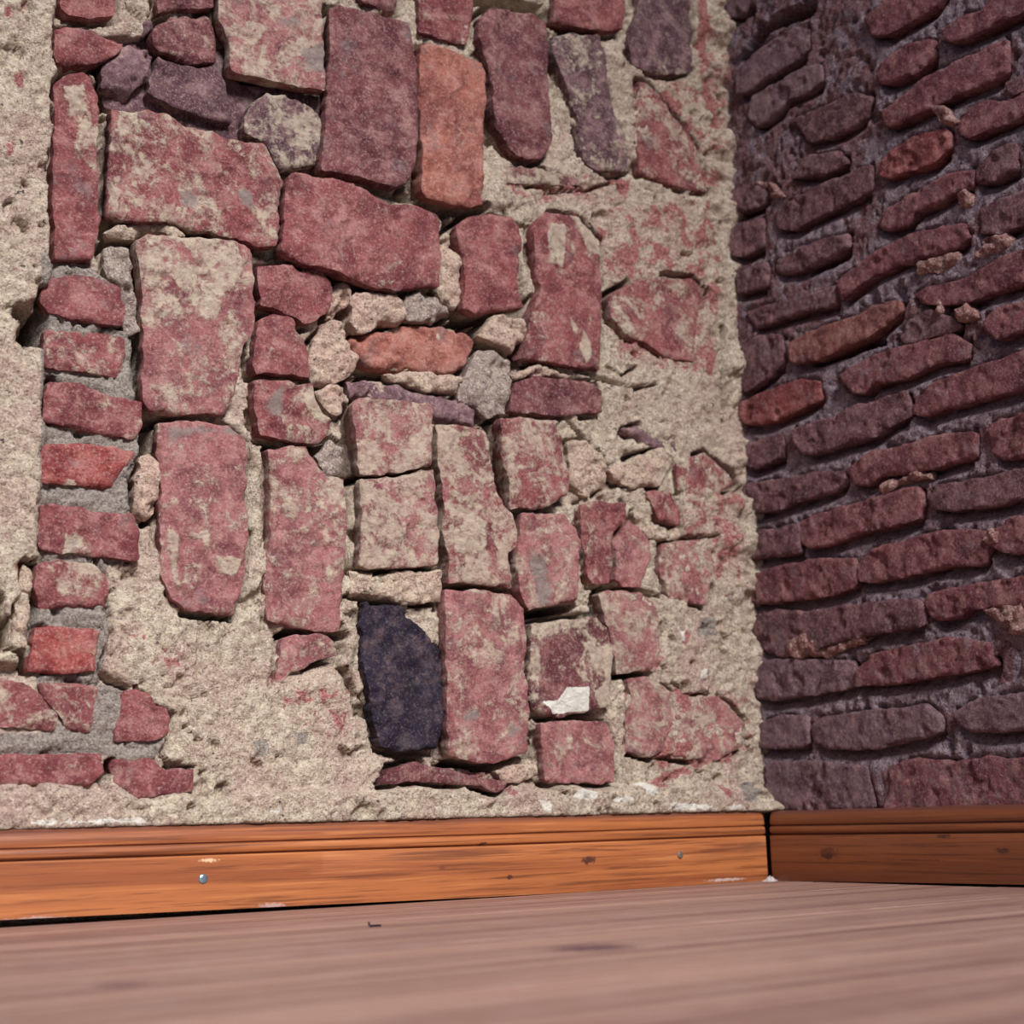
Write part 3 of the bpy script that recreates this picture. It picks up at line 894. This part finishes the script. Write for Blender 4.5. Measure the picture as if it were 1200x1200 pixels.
def piece(name, poly, side, w, mat, colr, smear, parent, step=0.0030, depth=0.055, rough=1.0, edge=0.007, dome=0.0, patched=True, grow=0.0, growu=1.0):
    """a brick, stone or mortar lump with a worn broken outline, set `w` metres proud of the wall face"""
    PIECE_N[0] += 1
    sd = PIECE_N[0]
    r = random.Random(sd * 7919)
    poly = np.asarray(poly, float)
    area2 = np.sum(poly[:, 0] * np.roll(poly[:, 1], -1) - np.roll(poly[:, 0], -1) * poly[:, 1])
    if area2 < 0:
        poly = poly[::-1]
    # resample outline and roughen it
    out = []
    n = len(poly)
    for i in range(n):
        a, b = poly[i], poly[(i + 1) % n]
        k = max(1, int(round(np.hypot(*(b - a)) / step)))
        for j in range(k):
            out.append(a + (b - a) * j / k)
    out = np.array(out)
    # soften the traced corners a little
    for _ in range(1):
        out = 0.5 * out + 0.25 * (np.roll(out, 1, 0) + np.roll(out, -1, 0))
    if grow:
        tg = np.roll(out, -1, 0) - np.roll(out, 1, 0)
        nl = np.column_stack([tg[:, 1], -tg[:, 0]])
        out = out + grow * nl / (np.linalg.norm(nl, axis=1)[:, None] + 1e-9) * np.array([growu, 1.0])
    ja = 0.0034 * min(rough, 1.8)
    out[:, 0] += ja * fbm(out[:, 0] + sd, out[:, 1], 0.018, 3, sd) 
    out[:, 1] += ja * fbm(out[:, 0], out[:, 1] + sd, 0.018, 3, sd + 5)
    lo, hi = out.min(0), out.max(0)
    gu = np.arange(lo[0], hi[0], step)
    gv = np.arange(lo[1], hi[1], step * 0.9)
    G = np.array([(u + (0.5 * step if k % 2 else 0), v) for k, v in enumerate(gv) for u in gu])
    G += rng.uniform(-0.22, 0.22, G.shape) * step
    if len(G):
        G = G[inside(G, out)]
    if len(G):
        G = G[seg_dist(G, out, np.roll(out, -1, 0)) > 0.55 * step]
    allp = np.vstack([out, G]) if len(G) else out
    m = len(out)
    ve, ed, fa, ov, oe, of = delaunay_2d_cdt([Vector(p) for p in allp], [(i, (i + 1) % m) for i in range(m)], [], 1, 1e-7)
    V = np.array([tuple(p) for p in ve])
    src = {}
    for i, l in enumerate(ov):
        for s in l:
            src.setdefault(s, i)
    ring = [src[i] for i in range(m)]
    d = seg_dist(V, out, np.roll(out, -1, 0))
    c0 = V.mean(0)
    ext = max(hi - lo)
    er = min(edge * r.uniform(0.8, 1.3), 0.35 * min(hi - lo))
    # ragged edge radius
    erv = er * (0.35 + 3.2 * np.clip(0.35 + fbm(V[:, 0], V[:, 1], 0.035, 3, sd + 31), 0, 1) ** 2)
    t = np.clip(1 - d / erv, 0, 1)
    h = -erv * 0.9 * (1 - np.sqrt(np.clip(1 - t * t, 0, 1)))
    tu, tv = r.uniform(-0.035, 0.035), r.uniform(-0.045, 0.03)
    h += (V[:, 0] - c0[0]) * tu + (V[:, 1] - c0[1]) * tv
    h += rough * (0.0030 * fbm(V[:, 0], V[:, 1], 0.05, 3, sd + 3) + 0.0024 * fbm(V[:, 0], V[:, 1], 0.014, 3, sd + 9, 0.65))
    # shallow chips
    ch = fbm(V[:, 0], V[:, 1], 0.032, 3, sd + 57)
    h -= rough * 0.0035 * sstep(ch, 0.28, 0.5)
    if dome:
        q = np.clip(d / (0.45 * min(hi - lo) + 1e-6), 0, 1)
        h += dome * (np.sqrt(np.clip(1 - (1 - q) ** 2, 0, 1)) - 1)
    attrs = {}
    if patched:
        fm = np.maximum(np.minimum(patch_field(V, P_BIG, 0.010), 0.30), patch_field(V, P_SMALL, 0.005))
        attrs['mortar'] = np.minimum(fm, 0.75)
        attrs['grey'] = patch_field(V, P_GREY)
        attrs['white'] = patch_field(V, P_WHITE)
        h += 0.0018 * sstep(fm + 0.8 * fbm(V[:, 0], V[:, 1], 0.02, 3, 77), -0.1, 0.4)
    else:
        for k in ('mortar', 'grey', 'white'):
            attrs[k] = np.full(len(V), -1.5)
    attrs['red'] = np.full(len(V), -1.5)
    nV = len(V)
    top = np.column_stack([V, w + h])
    # skirt: two rings going back into the wall
    rp = top[ring]
    cen = np.array([c0[0], c0[1], 0])
    b1 = rp.copy()
    b1[:, 2] = np.minimum(rp[:, 2] - 0.004, w - er - 0.28 * depth)
    b1[:, 0] += 0.0012 * fbm(rp[:, 0], rp[:, 1], 0.012, 2, sd + 70)
    b2 = rp.copy()
    b2[:, 2] = w - depth
    b2[:, :2] = c0 + (b2[:, :2] - c0) * 0.82
    allv = np.vstack([top, rp, b1, b2])
    faces = []
    for f in of and fa or fa:
        faces.append(tuple(f))
    k = len(ring)
    for i in range(k):
        j = (i + 1) % k
        faces.append((nV + j, nV + i, nV + k + i, nV + k + j))
        faces.append((nV + k + j, nV + k + i, nV + 2 * k + i, nV + 2 * k + j))
    # orient faces outward (top must be counter clockwise in u,v for the left wall)
    W = place(allv, side)
    f0 = faces[0]
    a, b, c = (V[i] for i in f0[:3])
    ccw = (b[0] - a[0]) * (c[1] - a[1]) - (b[1] - a[1]) * (c[0] - a[0]) > 0
    want = True            # u right, v up, w towards the viewer on both walls (u runs away from the corner on R)
    flip = (ccw != want)
    if side == 'R':
        flip = flip         # u = -y, v = z, w = -x : u x v = -y x z = -x = w
    tri = []
    for i, f in enumerate(faces):
        tri.append(tuple(reversed(f)) if flip and i < len(fa) else f)
    ori = W[:nV].mean(0)
    # copy attributes onto the skirt
    for key in attrs:
        v = attrs[key]
        attrs[key] = np.concatenate([v, v[ring], v[ring], v[ring]])
    o = mesh_obj(name, W, tri, mat, parent, attrs, True, ori)
    o.color = colr
    o['smear'] = float(smear)
    return o


# ------------------------------------------------------------------ walls


def read_fill(lines, fn):
    out = []
    for l in lines:
        a, b = l.split('|')
        hh, soft = (float(q) * 0.001 for q in a.split())
        out.append((hh, soft, to_uv(pts(b), fn)))
    return out


def read_gap(lines, fn, mpp):
    out = []
    for l in lines:
        a, b = l.split('|')
        out.append((float(a) * mpp, to_uv(pts(b), fn)))
    return out


def heightfield(name, side, u0, u1, v0, v1, step, mat, base, fills, gaps, fields, rough=1.0, low=None, pieces=(), extra=None, crack=0.045):
    nu = int((u1 - u0) / step) + 1
    nv = int((v1 - v0) / step) + 1
    U, Vv = np.meshgrid(np.linspace(u0, u1, nu), np.linspace(v0, v1, nv))
    u, v = U.ravel(), Vv.ravel()
    P = np.column_stack([u, v])
    # wander the lookup a little so fill edges are ragged
    Pw = P + 0.010 * np.column_stack([fbm(u, v, 0.05, 4, 101), fbm(u, v, 0.05, 4, 202)])
    w = np.full(len(u), base) + rough * 0.003 * fbm(u, v, 0.11, 3, 11)
    lumps = np.abs(fbm(u, v, 0.04, 4, 21))
    for hh, soft, q in fills:
        lo, hi = q.min(0) - 0.05, q.max(0) + 0.05
        k = np.where((P[:, 0] > lo[0]) & (P[:, 0] < hi[0]) & (P[:, 1] > lo[1]) & (P[:, 1] < hi[1]))[0]
        if len(k) == 0:
            continue
        s = sstep(signed(Pw[k], q), -soft, soft)
        w[k] = w[k] * (1 - s) + (hh + rough * 0.0025 * fbm(u[k], v[k], 0.09, 3, 33)) * s
    w += rough * (0.0055 * fbm(u, v, 0.035, 4, 41, 0.62) - 0.0050 * sstep(lumps, 0.09, 0.0) - 0.0030 * sstep(np.abs(fbm(u, v, 0.016, 3, 71)), 0.12, 0.0) + 0.0018 * fbm(u, v, 0.011, 2, 51))
    w -= rough * 0.012 * sstep(fbm(u, v, 0.026, 2, 61), 0.48, 0.66)
    if extra is not None:
        w = extra(u, v, w)
    for pw, smear, q in pieces:
        lo, hi = q.min(0) - 0.02, q.max(0) + 0.02
        k = np.where((P[:, 0] > lo[0]) & (P[:, 0] < hi[0]) & (P[:, 1] > lo[1]) & (P[:, 1] < hi[1]))[0]
        if len(k) == 0:
            continue
        d = signed(Pw[k] * 0.3 + P[k] * 0.7, q)
        # broken open joint along part of the outline
        nz = fbm(u[k], v[k], 0.05, 3, int(pw * 1e4) % 97 + 3)
        ring = sstep(np.abs(d + 0.0018), 0.0058, 0.0018) * sstep(nz, -0.25, 0.05)
        w[k] -= ring * (crack if smear >= 0 else 0.004)
        if pw < -0.0015 or smear < 0.45:
            lim = pw - 0.006
            s = sstep(d, 0.0, 0.004)
            w[k] = np.where(w[k] > lim, w[k] * (1 - s) + lim * s, w[k])
    for wid, q in gaps:
        lo, hi = q.min(0) - 0.04, q.max(0) + 0.04
        k = np.where((P[:, 0] > lo[0]) & (P[:, 0] < hi[0]) & (P[:, 1] > lo[1]) & (P[:, 1] < hi[1]))[0]
        if len(k) == 0:
            continue
        d = seg_dist(P[k] + 0.003 * np.column_stack([fbm(u[k], v[k], 0.02, 3, 7), fbm(u[k], v[k], 0.02, 3, 8)]), q[:-1], q[1:])
        fine = wid < 0.004
        s = sstep(d, 0.5 * wid + (0.0018 if fine else 0.004), 0.35 * wid)
        w[k] = w[k] * (1 - s) + ((w[k] - 0.022) if fine else -0.14) * s
    if low is not None:
        w = low(u, v, w)
    W = place(np.column_stack([u, v, w]), side)
    faces = []
    for j in range(nv - 1):
        r0 = j * nu
        for i in range(nu - 1):
            a = r0 + i
            faces.append((a, a + 1, a + 1 + nu, a + nu))
    attrs = {k: f(P) for k, f in fields.items()}
    return mesh_obj(name, W, faces, mat, None, attrs)


def corner_slop(u, v, w):
    # plaster slopped into the corner in lumps
    s = sstep(u, -0.10, 0.0)
    f = fbm(u * 0.6, v, 0.07, 4, 301, 0.6)
    return w + s * (0.002 + 0.048 * np.clip(f, -0.12, 1.0))


R_PIECES = None


def weathered_joints(u, v, w):
    # raked joints: deep right under each brick, sloping out to the top of the course below
    P = np.column_stack([u, v])
    for pw, smear, q in R_PIECES:
        lo, hi = q.min(0), q.max(0)
        k = np.where((u > lo[0] - 0.012) & (u < hi[0] + 0.012) & (v > lo[1] - 0.05) & (v < hi[1]))[0]
        if len(k) == 0 or (hi[0] - lo[0]) < 0.03:
            continue
        # lower outline height at each u
        uu = np.linspace(lo[0], hi[0], 40)
        vb = np.full(40, 1e9)
        n = len(q)
        for i in range(n):
            a, b = q[i], q[(i + 1) % n]
            if abs(a[0] - b[0]) < 1e-9:
                continue
            t = (uu - a[0]) / (b[0] - a[0])
            ok = (t >= 0) & (t <= 1)
            vb = np.where(ok, np.minimum(vb, a[1] + t * (b[1] - a[1])), vb)
        vb[vb > 1e8] = lo[1]
        uk = u[k]
        dv = np.interp(uk, uu, vb) - v[k] + 0.002 * fbm(uk, v[k], 0.03, 3, 91)
        side = sstep(np.minimum(uk - lo[0], hi[0] - uk), -0.012, 0.004)
        rec = 0.026 * np.clip(1 - dv / 0.024, 0, 1) ** 0.8 * (dv > -0.012) * side
        w[k] = np.minimum(w[k], base_r + 0.004 - rec + 0.3 * (w[k] - base_r))
    return w


base_r = -0.002


def none_field(P):
    return np.full(len(P), -1.5)


BB_TOP = 0.110


def low_left(u, v, w):
    # behind the skirting board the wall steps back
    s = sstep(v, 0.112, 0.100)
    return w * (1 - s) + (-0.045) * s


def course_ends():
    # the courses go on along the wall past the surveyed stretch
    out = []
    r = random.Random(5)
    for line in RIGHT:
        head, body = line.split('|')
        if not head.startswith('brick'):
            continue
        p = pts(body)
        if max(x for x, y in p) < 1205:
            continue
        q = to_uv(ext_right(p), right_uv, 0.005)
        u = q[:, 0].max()
        e = q[q[:, 0] > u - 0.06]
        v0, v1 = e[:, 1].min(), e[:, 1].max()
        if v1 - v0 < 0.02:
            continue
        while u < 0.97:
            a = u + r.uniform(0.008, 0.016)
            u = min(1.0, a + r.choice((0.12, 0.21, 0.23)) + r.uniform(-0.01, 0.01))
            t = r.uniform(-0.003, 0.003)
            out.append((r.uniform(0.003, 0.006), 0.15, np.array([(a, v0 + t), (u, v0 - t), (u + 0.003, v1 - t), (a - 0.002, v1 + t)]), r.choice('rrdv')))
    return out


COURSE_ENDS = course_ends()


def outlines(table, fn, ext, scale=1.0):
    out = []
    for line in table:
        head, body = line.split('|')
        name, w, smear, ck, *flag = head.split()
        w = float(w) * 0.001 * scale
        out.append((w, float(smear) if not flag else -1.0, to_uv(ext(pts(body)), fn, w)))
    return out


RW = 0.5
UMIN, VTOP = -1.65, 1.80
wall_left = heightfield('wall_left', 'L', UMIN, 0.060, -0.03, VTOP, 0.0030, M_MORTAR, -0.013,
                        read_fill(FILL, left_uv), read_gap(GAPS, left_uv, 0.00115),
                        {'grey': lambda P: np.maximum(patch_field(P, P_GREY), patch_field(P, P_JOINT)),
                         'red': lambda P: np.maximum(patch_field(P, P_RED), np.minimum(patch_field(P, P_ZONE, 0.02, 0.05), 0.6) - 0.48), 'white': lambda P: patch_field(P, P_WHITE)},
                        1.0, low_left, outlines(LEFT, left_uv, ext_left), corner_slop)
tag(wall_left, 'stripped wall of upright red bricks with crumbling sandy plaster, facing the viewer', 'wall', 'structure')

R_PIECES = outlines([l for l in RIGHT if l.startswith('brick')], right_uv, ext_right, RW) + [c[:3] for c in COURSE_ENDS]
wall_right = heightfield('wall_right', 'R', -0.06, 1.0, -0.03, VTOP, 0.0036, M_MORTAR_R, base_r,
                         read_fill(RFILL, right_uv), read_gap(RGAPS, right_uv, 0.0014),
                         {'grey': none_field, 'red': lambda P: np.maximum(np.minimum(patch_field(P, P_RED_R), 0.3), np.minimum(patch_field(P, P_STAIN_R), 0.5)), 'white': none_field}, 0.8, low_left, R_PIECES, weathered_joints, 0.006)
tag(wall_right, 'shaded wall of dark red brick courses with raked grey joints, at the right', 'wall', 'structure')


def build(table, side, fn, ext, parent):
    for line in table:
        head, body = line.split('|')
        name, w, smear, ck, *flag = head.split()
        w, smear = float(w) * 0.001 * (1.0 if side == 'L' else RW), float(smear)
        poly = to_uv(ext(pts(body)), fn, w)
        if name == 'brick':
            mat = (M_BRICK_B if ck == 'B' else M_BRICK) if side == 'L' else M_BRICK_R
            if ck == 'O' and w < 0:
                piece('brick', poly, side, w, mat, COLS[ck], smear, parent, edge=0.012, dome=0.006)
            else:
                piece('brick', poly, side, w, mat, COLS[ck], smear + (0.0 if side == 'L' else 0.12), parent, patched=(side == 'L'),
                      edge=0.0032 if side == 'L' else 0.0026, rough=2.0 if ck == 'B' else 1.0 if side == 'L' else 0.85, grow=0.0012 if flag else -0.0014 if side == 'L' else 0.0026, growu=1.0 if side == 'L' else 2.4)
        elif name == 'stone':
            piece('stone', poly, side, w, M_BRICK if side == 'L' else M_STONE, srgb(134, 104, 108), 0.22, parent, rough=2.4, edge=0.007, dome=0.004)
        else:
            mat = {'S': M_LUMP, 'G': M_STONE, 'T': M_LUMP_R}[ck]
            piece('mortar_lump', poly, side, w, mat, (1, 1, 1, 1), 0, parent, rough=3.0, edge=0.0045, dome=0.003, patched=False,
                  step=0.003, depth=0.04)


build(LEFT, 'L', left_uv, ext_left, wall_left)
build(RIGHT, 'R', right_uv, ext_right, wall_right)
for w_, sm_, q_, ck_ in COURSE_ENDS:
    piece('brick', q_, 'R', w_, M_BRICK_R, COLS[ck_], sm_ + 0.12, wall_right, step=0.005, patched=False, edge=0.0026, rough=0.85)

# ------------------------------------------------------------------ skirting boards
WOODC = (srgb(134, 73, 40), srgb(168, 101, 56), srgb(86, 44, 26), srgb(188, 124, 74), srgb(142, 76, 42))


def board(name, length_axis, a0, a1, mat, lift, label):
    """moulded skirting: flat lower board, groove, bead, quirk and rounded top"""
    prof = [(0.0, 0.0), (0.0200, 0.0), (0.0200, 0.002), (0.0203, 0.030), (0.0200, 0.0690), (0.0192, 0.0702), (0.0140, 0.0706),
            (0.0136, 0.0726), (0.0182, 0.0734), (0.0196, 0.0752), (0.0199, 0.0785), (0.0195, 0.0822), (0.0183, 0.0843), (0.0152, 0.0850),
            (0.0150, 0.0866), (0.0180, 0.0876), (0.0184, 0.0905), (0.0180, 0.0960), (0.0166, 0.1010), (0.0144, 0.1050),
            (0.0112, 0.1082), (0.0070, 0.1098), (0.0, BB_TOP)]
    k = 160
    V, F = [], []
    m = len(prof)
    for i in range(k + 1):
        a = a0 + (a1 - a0) * i / k
        wob = 0.0007 * math.sin(a * 9.1) + 0.0004 * math.sin(a * 31.0 + 1)
        for (t, z) in prof:
            zz = lift(a) * (1 - z / BB_TOP) + z + (wob * 0.6 if z > 0.1 else 0)
            tt = t + (wob * 0.5 if t > 0 else -0.004)
            V.append((a, -tt, zz) if length_axis == 0 else (-tt, a, zz))
    for i in range(k):
        for j in range(m):
            q = (j + 1) % m
            F.append((i * m + j, i * m + q, (i + 1) * m + q, (i + 1) * m + j))
    F.append(tuple(range(m)))
    F.append(tuple(range(k * m + m - 1, k * m - 1, -1)))
    o = mesh_obj(name, V, F, mat, None, None, False)
    bpy_me = o.data
    import bmesh
    bm = bmesh.new()
    bm.from_mesh(bpy_me)
    bmesh.ops.recalc_face_normals(bm, faces=bm.faces)
    for f in bm.faces:
        f.smooth = len(f.verts) == 4
    for e in bm.edges:
        if len(e.link_faces) == 2 and e.calc_face_angle(0) > 0.6:
            e.smooth = False
    bm.to_mesh(bpy_me)
    bm.free()
    return tag(o, label, 'skirting board', 'structure')


def front_left(px, py):
    d = _ray(px, py)
    s = (-0.0203 - CAM[1]) / d[1]
    return CAM + s * d


def front_right(px, py):
    d = _ray(px, py)
    s = (-0.0203 - CAM[0]) / d[0]
    return CAM + s * d


DARK_KNOT = srgb(62, 34, 26)
KL = [(*front_left(690, 1008), 0.016, 0.008, DARK_KNOT), (*front_left(566, 989), 0.012, 0.004, DARK_KNOT),
      (*front_left(597, 1028), 0.008, 0.004, DARK_KNOT), (*front_left(518, 1017), 0.007, 0.004, srgb(110, 56, 34)),
      (*front_left(45, 1077), 0.045, 0.004, srgb(170, 140, 132)), (*front_left(318, 1061), 0.025, 0.004, srgb(168, 138, 130)),
      (*front_left(720, 1046), 0.045, 0.003, srgb(190, 168, 158)), (*front_left(245, 1008), 0.016, 0.003, srgb(214, 178, 140)),
      (*front_left(850, 1031), 0.05, 0.003, srgb(176, 158, 152))]
KR = [(*front_right(970, 1000), 0.030, 0.012, srgb(84, 44, 30)), (*front_right(970, 1003), 0.016, 0.006, DARK_KNOT),
      (*front_right(1175, 997), 0.018, 0.005, DARK_KNOT), (*front_right(1105, 980), 0.020, 0.004, DARK_KNOT),
      (*front_right(1075, 1008), 0.07, 0.002, srgb(96, 48, 36))]
M_WOOD_L = mat_wood('varnished_pine_x', 0, WOODC, 0.42, KL, 1.0, 0.0, 0.15, True)
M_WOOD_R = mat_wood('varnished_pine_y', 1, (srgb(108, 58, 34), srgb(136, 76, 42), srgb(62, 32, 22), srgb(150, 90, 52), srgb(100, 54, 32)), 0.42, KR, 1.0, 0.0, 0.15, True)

board_l = board('baseboard_left', 0, UMIN, -0.0255, M_WOOD_L, lambda a: 0.0005 + 0.0095 * min(1.0, max(0.0, (-a - 0.45) / 0.85)),
                'orange varnished moulded skirting board under the plastered brick wall')
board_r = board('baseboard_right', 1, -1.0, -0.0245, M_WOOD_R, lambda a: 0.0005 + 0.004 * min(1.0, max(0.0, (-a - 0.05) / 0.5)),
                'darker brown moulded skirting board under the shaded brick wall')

# nails
M_STEEL = mat_plain('zinc_nail', srgb(150, 172, 184), 0.3, 0.8)
M_DULL = mat_plain('dull_nail', srgb(118, 108, 100), 0.55, 0.4)


def nail(centre, axis, r, mat, parent):
    V, F = [], []
    seg = 20
    rings = [(1.0, -0.002), (1.0, 0.0006), (0.86, 0.0013), (0.5, 0.0017)]
    for (q, h) in rings:
        for i in range(seg):
            a = 2 * math.pi * i / seg
            du, dv = q * r * math.cos(a), q * r * math.sin(a)
            V.append((centre[0] + du, centre[1] - h, centre[2] + dv) if axis == 0 else (centre[0] - h, centre[1] - du, centre[2] + dv))
    for j in range(len(rings) - 1):
        for i in range(seg):
            k = (i + 1) % seg
            F.append((j * seg + i, j * seg + k, (j + 1) * seg + k, (j + 1) * seg + i))
    F.append(tuple((len(rings) - 1) * seg + i for i in range(seg)))
    return mesh_obj('nail_head', V, F, mat, parent, None, True, tuple(centre))


tag(nail(front_left(238, 1030), 0, 0.0060, M_STEEL, board_l), 'shiny round zinc nail head')
tag(nail(front_left(797, 1002), 0, 0.0055, M_DULL, board_l), 'dull grey nail head near the corner')

# ------------------------------------------------------------------ floor
M_FLOOR = mat_wood('worn_floor_boards', 0, (srgb(120, 86, 76), srgb(170, 134, 116), srgb(86, 56, 54), srgb(178, 144, 124), srgb(124, 90, 82)),
                   0.50, [(*floor_xy(1094 - 400, 1110), 0.0, 0.05, 0.02, srgb(78, 50, 56)), (*floor_xy(140, 1154), 0.0, 0.03, 0.02, srgb(104, 72, 72))],
                   2.2, 0.22)
floor = mesh_obj('floor', [(UMIN - 1.5, -3.6, -0.03), (0.06, -3.6, -0.03), (0.06, 0.06, -0.03), (UMIN - 1.5, 0.06, -0.03)],
                 [(0, 1, 2, 3)], mat_plain('floor_underlay', srgb(40, 30, 28), 0.9))
tag(floor, 'pinkish brown plank floor running along the plastered wall', 'floor', 'structure')
edges = [0.055, -0.115, -0.285, -0.455, -0.615, -0.79, -0.965, -1.13, -1.30, -1.47, -1.65, -1.82, -2.0, -2.17, -2.34, -2.5, -2.68, -2.85, -3.02, -3.2, -3.37, -3.55]
for i in range(len(edges) - 1):
    y1, y0 = edges[i] - 0.0016, edges[i + 1] + 0.0016
    top = random.uniform(-0.0005, 0.0005) if i else 0.0
    b = 0.0012
    x0, x1 = UMIN - 1.45, 0.055
    V = [(x0, y0, -0.028), (x1, y0, -0.028), (x1, y1, -0.028), (x0, y1, -0.028),
         (x0, y0, top - b), (x1, y0, top - b), (x1, y1, top - b), (x0, y1, top - b),
         (x0, y0 + b, top), (x1, y0 + b, top), (x1, y1 - b, top), (x0, y1 - b, top)]
    F = [(3, 2, 1, 0), (8, 9, 10, 11)]
    for s in (0, 4):
        for q in range(4):
            z = (q + 1) % 4
            F.append((s + q, s + z, s + 4 + z, s + 4 + q))
    mesh_obj('floor_board', V, F, M_FLOOR, floor, None, False, ((x0 + x1) / 2, (y0 + y1) / 2, 0))

# ------------------------------------------------------------------ small loose things
M_CRUMB = mat_plain('plaster_dust', srgb(190, 180, 178), 0.95)


def crumb(name, x, y, rx, ry, h, label, seed):
    V, F = [], []
    nr, ns = 6, 18
    for j in range(nr + 1):
        q = j / nr
        for i in range(ns):
            a = 2 * math.pi * i / ns
            rr = q * (1 + 0.28 * math.sin(3 * a + seed) + 0.15 * math.sin(7 * a + 2 * seed))
            hz = h * (1 - q) ** 0.8 * (0.75 + 0.4 * math.sin(5 * a + seed + 6 * q))
            V.append((x + rx * rr * math.cos(a), y + ry * rr * math.sin(a), max(0.0002, hz) if j < nr else -0.0002))
    for j in range(nr):
        for i in range(ns):
            k = (i + 1) % ns
            F.append((j * ns + k, j * ns + i, (j + 1) * ns + i, (j + 1) * ns + k))
    F.append(tuple(range(ns)))
    return tag(mesh_obj(name, V, F, M_CRUMB, None, None, True, (x, y, 0)), label, 'plaster')


crumb('plaster_crumb', -0.034, -0.034, 0.013, 0.009, 0.008, 'pale heap of plaster dust on the floor in the inner corner', 1.3)

M_STAPLE = mat_plain('dark_staple', srgb(34, 34, 46), 0.4, 0.6)
sx, sy = floor_xy(438, 1086)
V, F = [], []


def tube(path, r):
    b = len(V)
    ns = 8
    for i, p in enumerate(path):
        p = Vector(p)
        q0 = Vector(path[max(0, i - 1)])
        q1 = Vector(path[min(len(path) - 1, i + 1)])
        t = (q1 - q0).normalized()
        n1 = t.cross(Vector((0.3, 0.2, 0.93))).normalized()
        n2 = t.cross(n1)
        for k in range(ns):
            a = 2 * math.pi * k / ns
            V.append(tuple(p + r * (n1 * math.cos(a) + n2 * math.sin(a))))
    for i in range(len(path) - 1):
        for k in range(ns):
            l = (k + 1) % ns
            F.append((b + i * ns + k, b + i * ns + l, b + (i + 1) * ns + l, b + (i + 1) * ns + k))
    F.append(tuple(b + k for k in reversed(range(ns))))
    F.append(tuple(b + (len(path) - 1) * ns + k for k in range(ns)))


tube([(sx - 0.005, sy + 0.002, 0.0050), (sx - 0.0052, sy, 0.0018), (sx - 0.0044, sy, 0.0011), (sx + 0.0052, sy - 0.001, 0.0011),
      (sx + 0.006, sy - 0.0015, 0.0012), (sx + 0.0062, sy - 0.004, 0.0012)], 0.0011)
tag(mesh_obj('staple', V, F, M_STAPLE, None, None, True, (sx, sy, 0)), 'tiny dark bent staple lying on the floor boards', 'staple')
